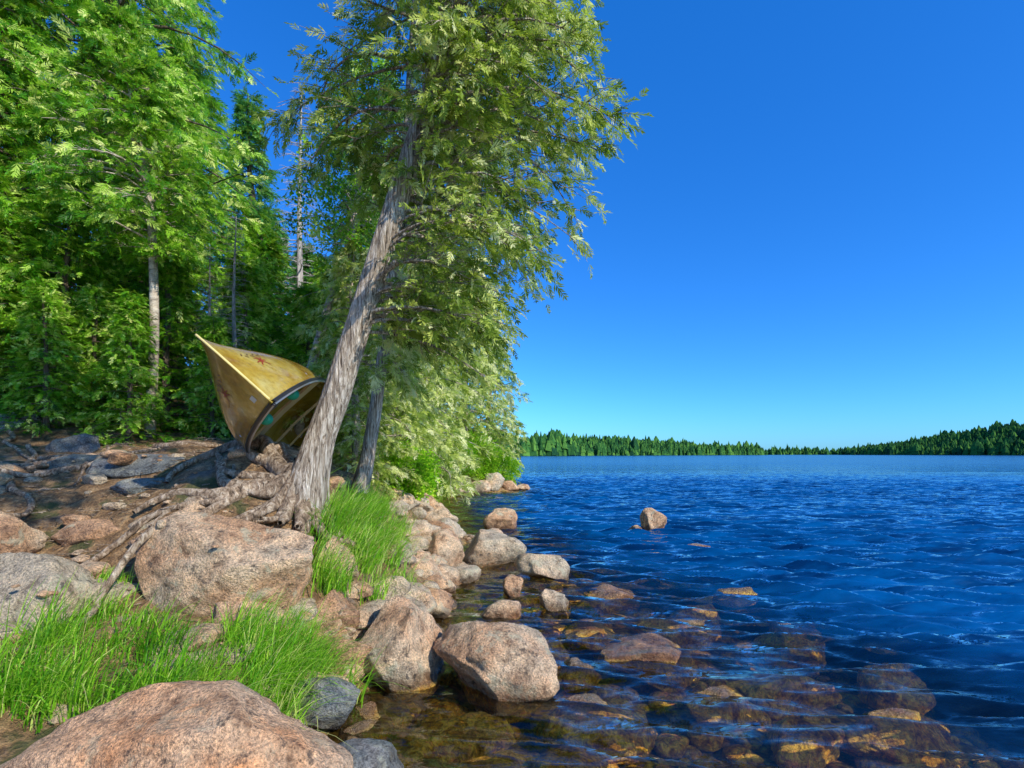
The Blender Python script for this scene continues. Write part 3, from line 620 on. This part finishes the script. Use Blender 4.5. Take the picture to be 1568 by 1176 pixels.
# ---------------------------------------------------------------- far shore
def far(name,poly,hh,hill,nt,seed,depth=70,th=(9,15)):
    rg=np.random.default_rng(seed); poly=np.array(poly,float); m=len(poly); f=np.linspace(0,1,m)
    def at(s): return np.stack([np.interp(s,f,poly[:,0]),np.interp(s,f,poly[:,1])],-1)
    def nr(s):
        d=at(np.clip(s+.01,0,1))-at(np.clip(s-.01,0,1)); d/=np.linalg.norm(d,axis=1)[:,None]; return np.stack([-d[:,1],d[:,0]],-1)
    def hz(s,w): return np.interp(s,np.linspace(0,1,len(hill)),hill)*sm(0,1,w)+.3
    b=MB(); S,Wd=np.meshgrid(np.linspace(0,1,60),np.linspace(0,1,12),indexing='ij'); s=S.ravel();w=Wd.ravel()
    P=at(s)+nr(s)*(w*depth*2-2)[:,None]; Z=hz(s,w*2)-(w<.01)*1.5
    q=(np.arange(59)[:,None]*12+np.arange(11)[None]); b.add(np.stack([P[:,0],P[:,1],Z],-1),np.stack([q,q+12,q+13,q+1],-1).reshape(-1,4),0,.3)
    s=rg.random(nt); w=rg.random(nt); P=at(s)+nr(s)*(w*depth+1)[:,None]; Z=hz(s,w)-.3
    clump=.85+.6*fbm(np.stack([s*40+seed,w*3,s*0],-1),3)
    H=rg.uniform(*th,nt)*np.interp(s,np.linspace(0,1,len(hh)),hh)*clump; H*=np.where(rg.random(nt)<.08,1.3,1); fat=rg.random(nt)<.55; wd=np.where(fat,rg.uniform(.26,.45,nt),rg.uniform(.15,.22,nt))*H
    K=6; th_=np.arange(K)*2*np.pi/K
    for tier,(z0,z1,rr,tp_) in enumerate([(.0,.5,1.,.6),(.3,.8,.85,.45),(.6,1.0,.6,.12)]):
        a=th_[None]+rg.random((nt,1))*6; r=wd[:,None]*rr*rg.uniform(.6,1.25,(nt,K)); zb=(z0+rg.uniform(-.06,.06,(nt,K)))*H[:,None]
        lo=np.stack([P[:,:1]+np.cos(a)*r,P[:,1:]+np.sin(a)*r,Z[:,None]+zb],-1); tf=np.where(fat,tp_,.1)[:,None]; tp=np.stack([P[:,:1]+np.cos(a)*r*tf,P[:,1:]+np.sin(a)*r*tf,(Z+z1*H)[:,None]+rg.uniform(-.05,.05,(nt,K))*H[:,None]],-1)
        V=np.concatenate([lo,tp],1); k=np.arange(K); Q=np.stack([k,(k+1)%K,(k+1)%K+K,k+K],-1)[None]+np.arange(nt)[:,None,None]*2*K
        b.add(V.reshape(-1,3),Q.reshape(-1,4),0,np.repeat(np.clip(rg.normal(.5,.25,nt),0,1),2*K),False)
    obj(name,b.mesh(name,[M_far]))
far('distant_treeline',[(-150,300),(-20,370),(183,560),(345,720)],[1.3,1.25,1.1,.95],[7,9,6,2],3600,1,60,(8,13))
far('distant_treeline',[(330,900),(470,900),(600,900)],[.85,1.,.85],[1,1,1],400,2,50,(8,15))
far('distant_treeline',[(505,830),(530,700),(540,560),(560,420),(600,200)],[.9,1.05,1.05,1.05,1.05],[3,24,36,42,42],3000,3,80,(8,14))

# ---------------------------------------------------------------- light, world, camera
sund=np.array([.62,-.54,.57]); sund/=np.linalg.norm(sund); el=math.asin(sund[2]); az=math.atan2(sund[0],sund[1])
L=bpy.data.lights.new('sun','SUN'); L.energy=5; L.angle=math.radians(.5); L.color=(1,.94,.82)
so=bpy.data.objects.new('sun',L); bpy.context.scene.collection.objects.link(so)
from mathutils import Vector
so.rotation_euler=Vector(tuple(sund)).to_track_quat('Z','Y').to_euler(); so.location=(30,-20,40)
w=bpy.data.worlds.new('World'); bpy.context.scene.world=w; w.use_nodes=True; nt=w.node_tree; nt.nodes.clear()
sky=nt.nodes.new('ShaderNodeTexSky'); sky.sky_type='NISHITA'; sky.sun_disc=False; sky.sun_elevation=el; sky.sun_rotation=az; sky.air_density=1.0; sky.dust_density=.3; sky.ozone_density=3
def mixn(f,bt,a,c):
    m=nt.nodes.new('ShaderNodeMix'); m.data_type='RGBA'; m.blend_type=bt; m.inputs[0].default_value=f; nt.links.new(a,m.inputs[6]); m.inputs[7].default_value=c; return m.outputs[2]
tint=mixn(1,'MULTIPLY',sky.outputs[0],(.64*.15,1.12*.15,1.45*.15,1))
gm=nt.nodes.new('ShaderNodeGamma'); gm.inputs[1].default_value=1.45; nt.links.new(tint,gm.inputs[0])
tint2=mixn(1,'MULTIPLY',gm.outputs[0],(1/.15,1/.15,1/.15,1))
sk=mixn(.36,'MIX',tint2,(0.0,.28/.15,1.15/.15,1))
bg=nt.nodes.new('ShaderNodeBackground'); bg.inputs[1].default_value=.15; out=nt.nodes.new('ShaderNodeOutputWorld')
nt.links.new(sk,bg.inputs[0]); nt.links.new(bg.outputs[0],out.inputs[0])
cam=bpy.data.cameras.new('camera'); co=bpy.data.objects.new('camera',cam); bpy.context.scene.collection.objects.link(co)
co.location=(0,0,1.6); co.rotation_euler=(math.radians(90),0,0); cam.sensor_width=36; cam.lens=820/1568*36; cam.shift_y=107/1568; cam.clip_end=8000; cam.clip_start=.05
sc=bpy.context.scene; sc.camera=co
sc.view_settings.view_transform='Standard'; sc.view_settings.look='None'; sc.view_settings.exposure=0
print('POLYS',sum(len(m.polygons) for m in bpy.data.meshes))
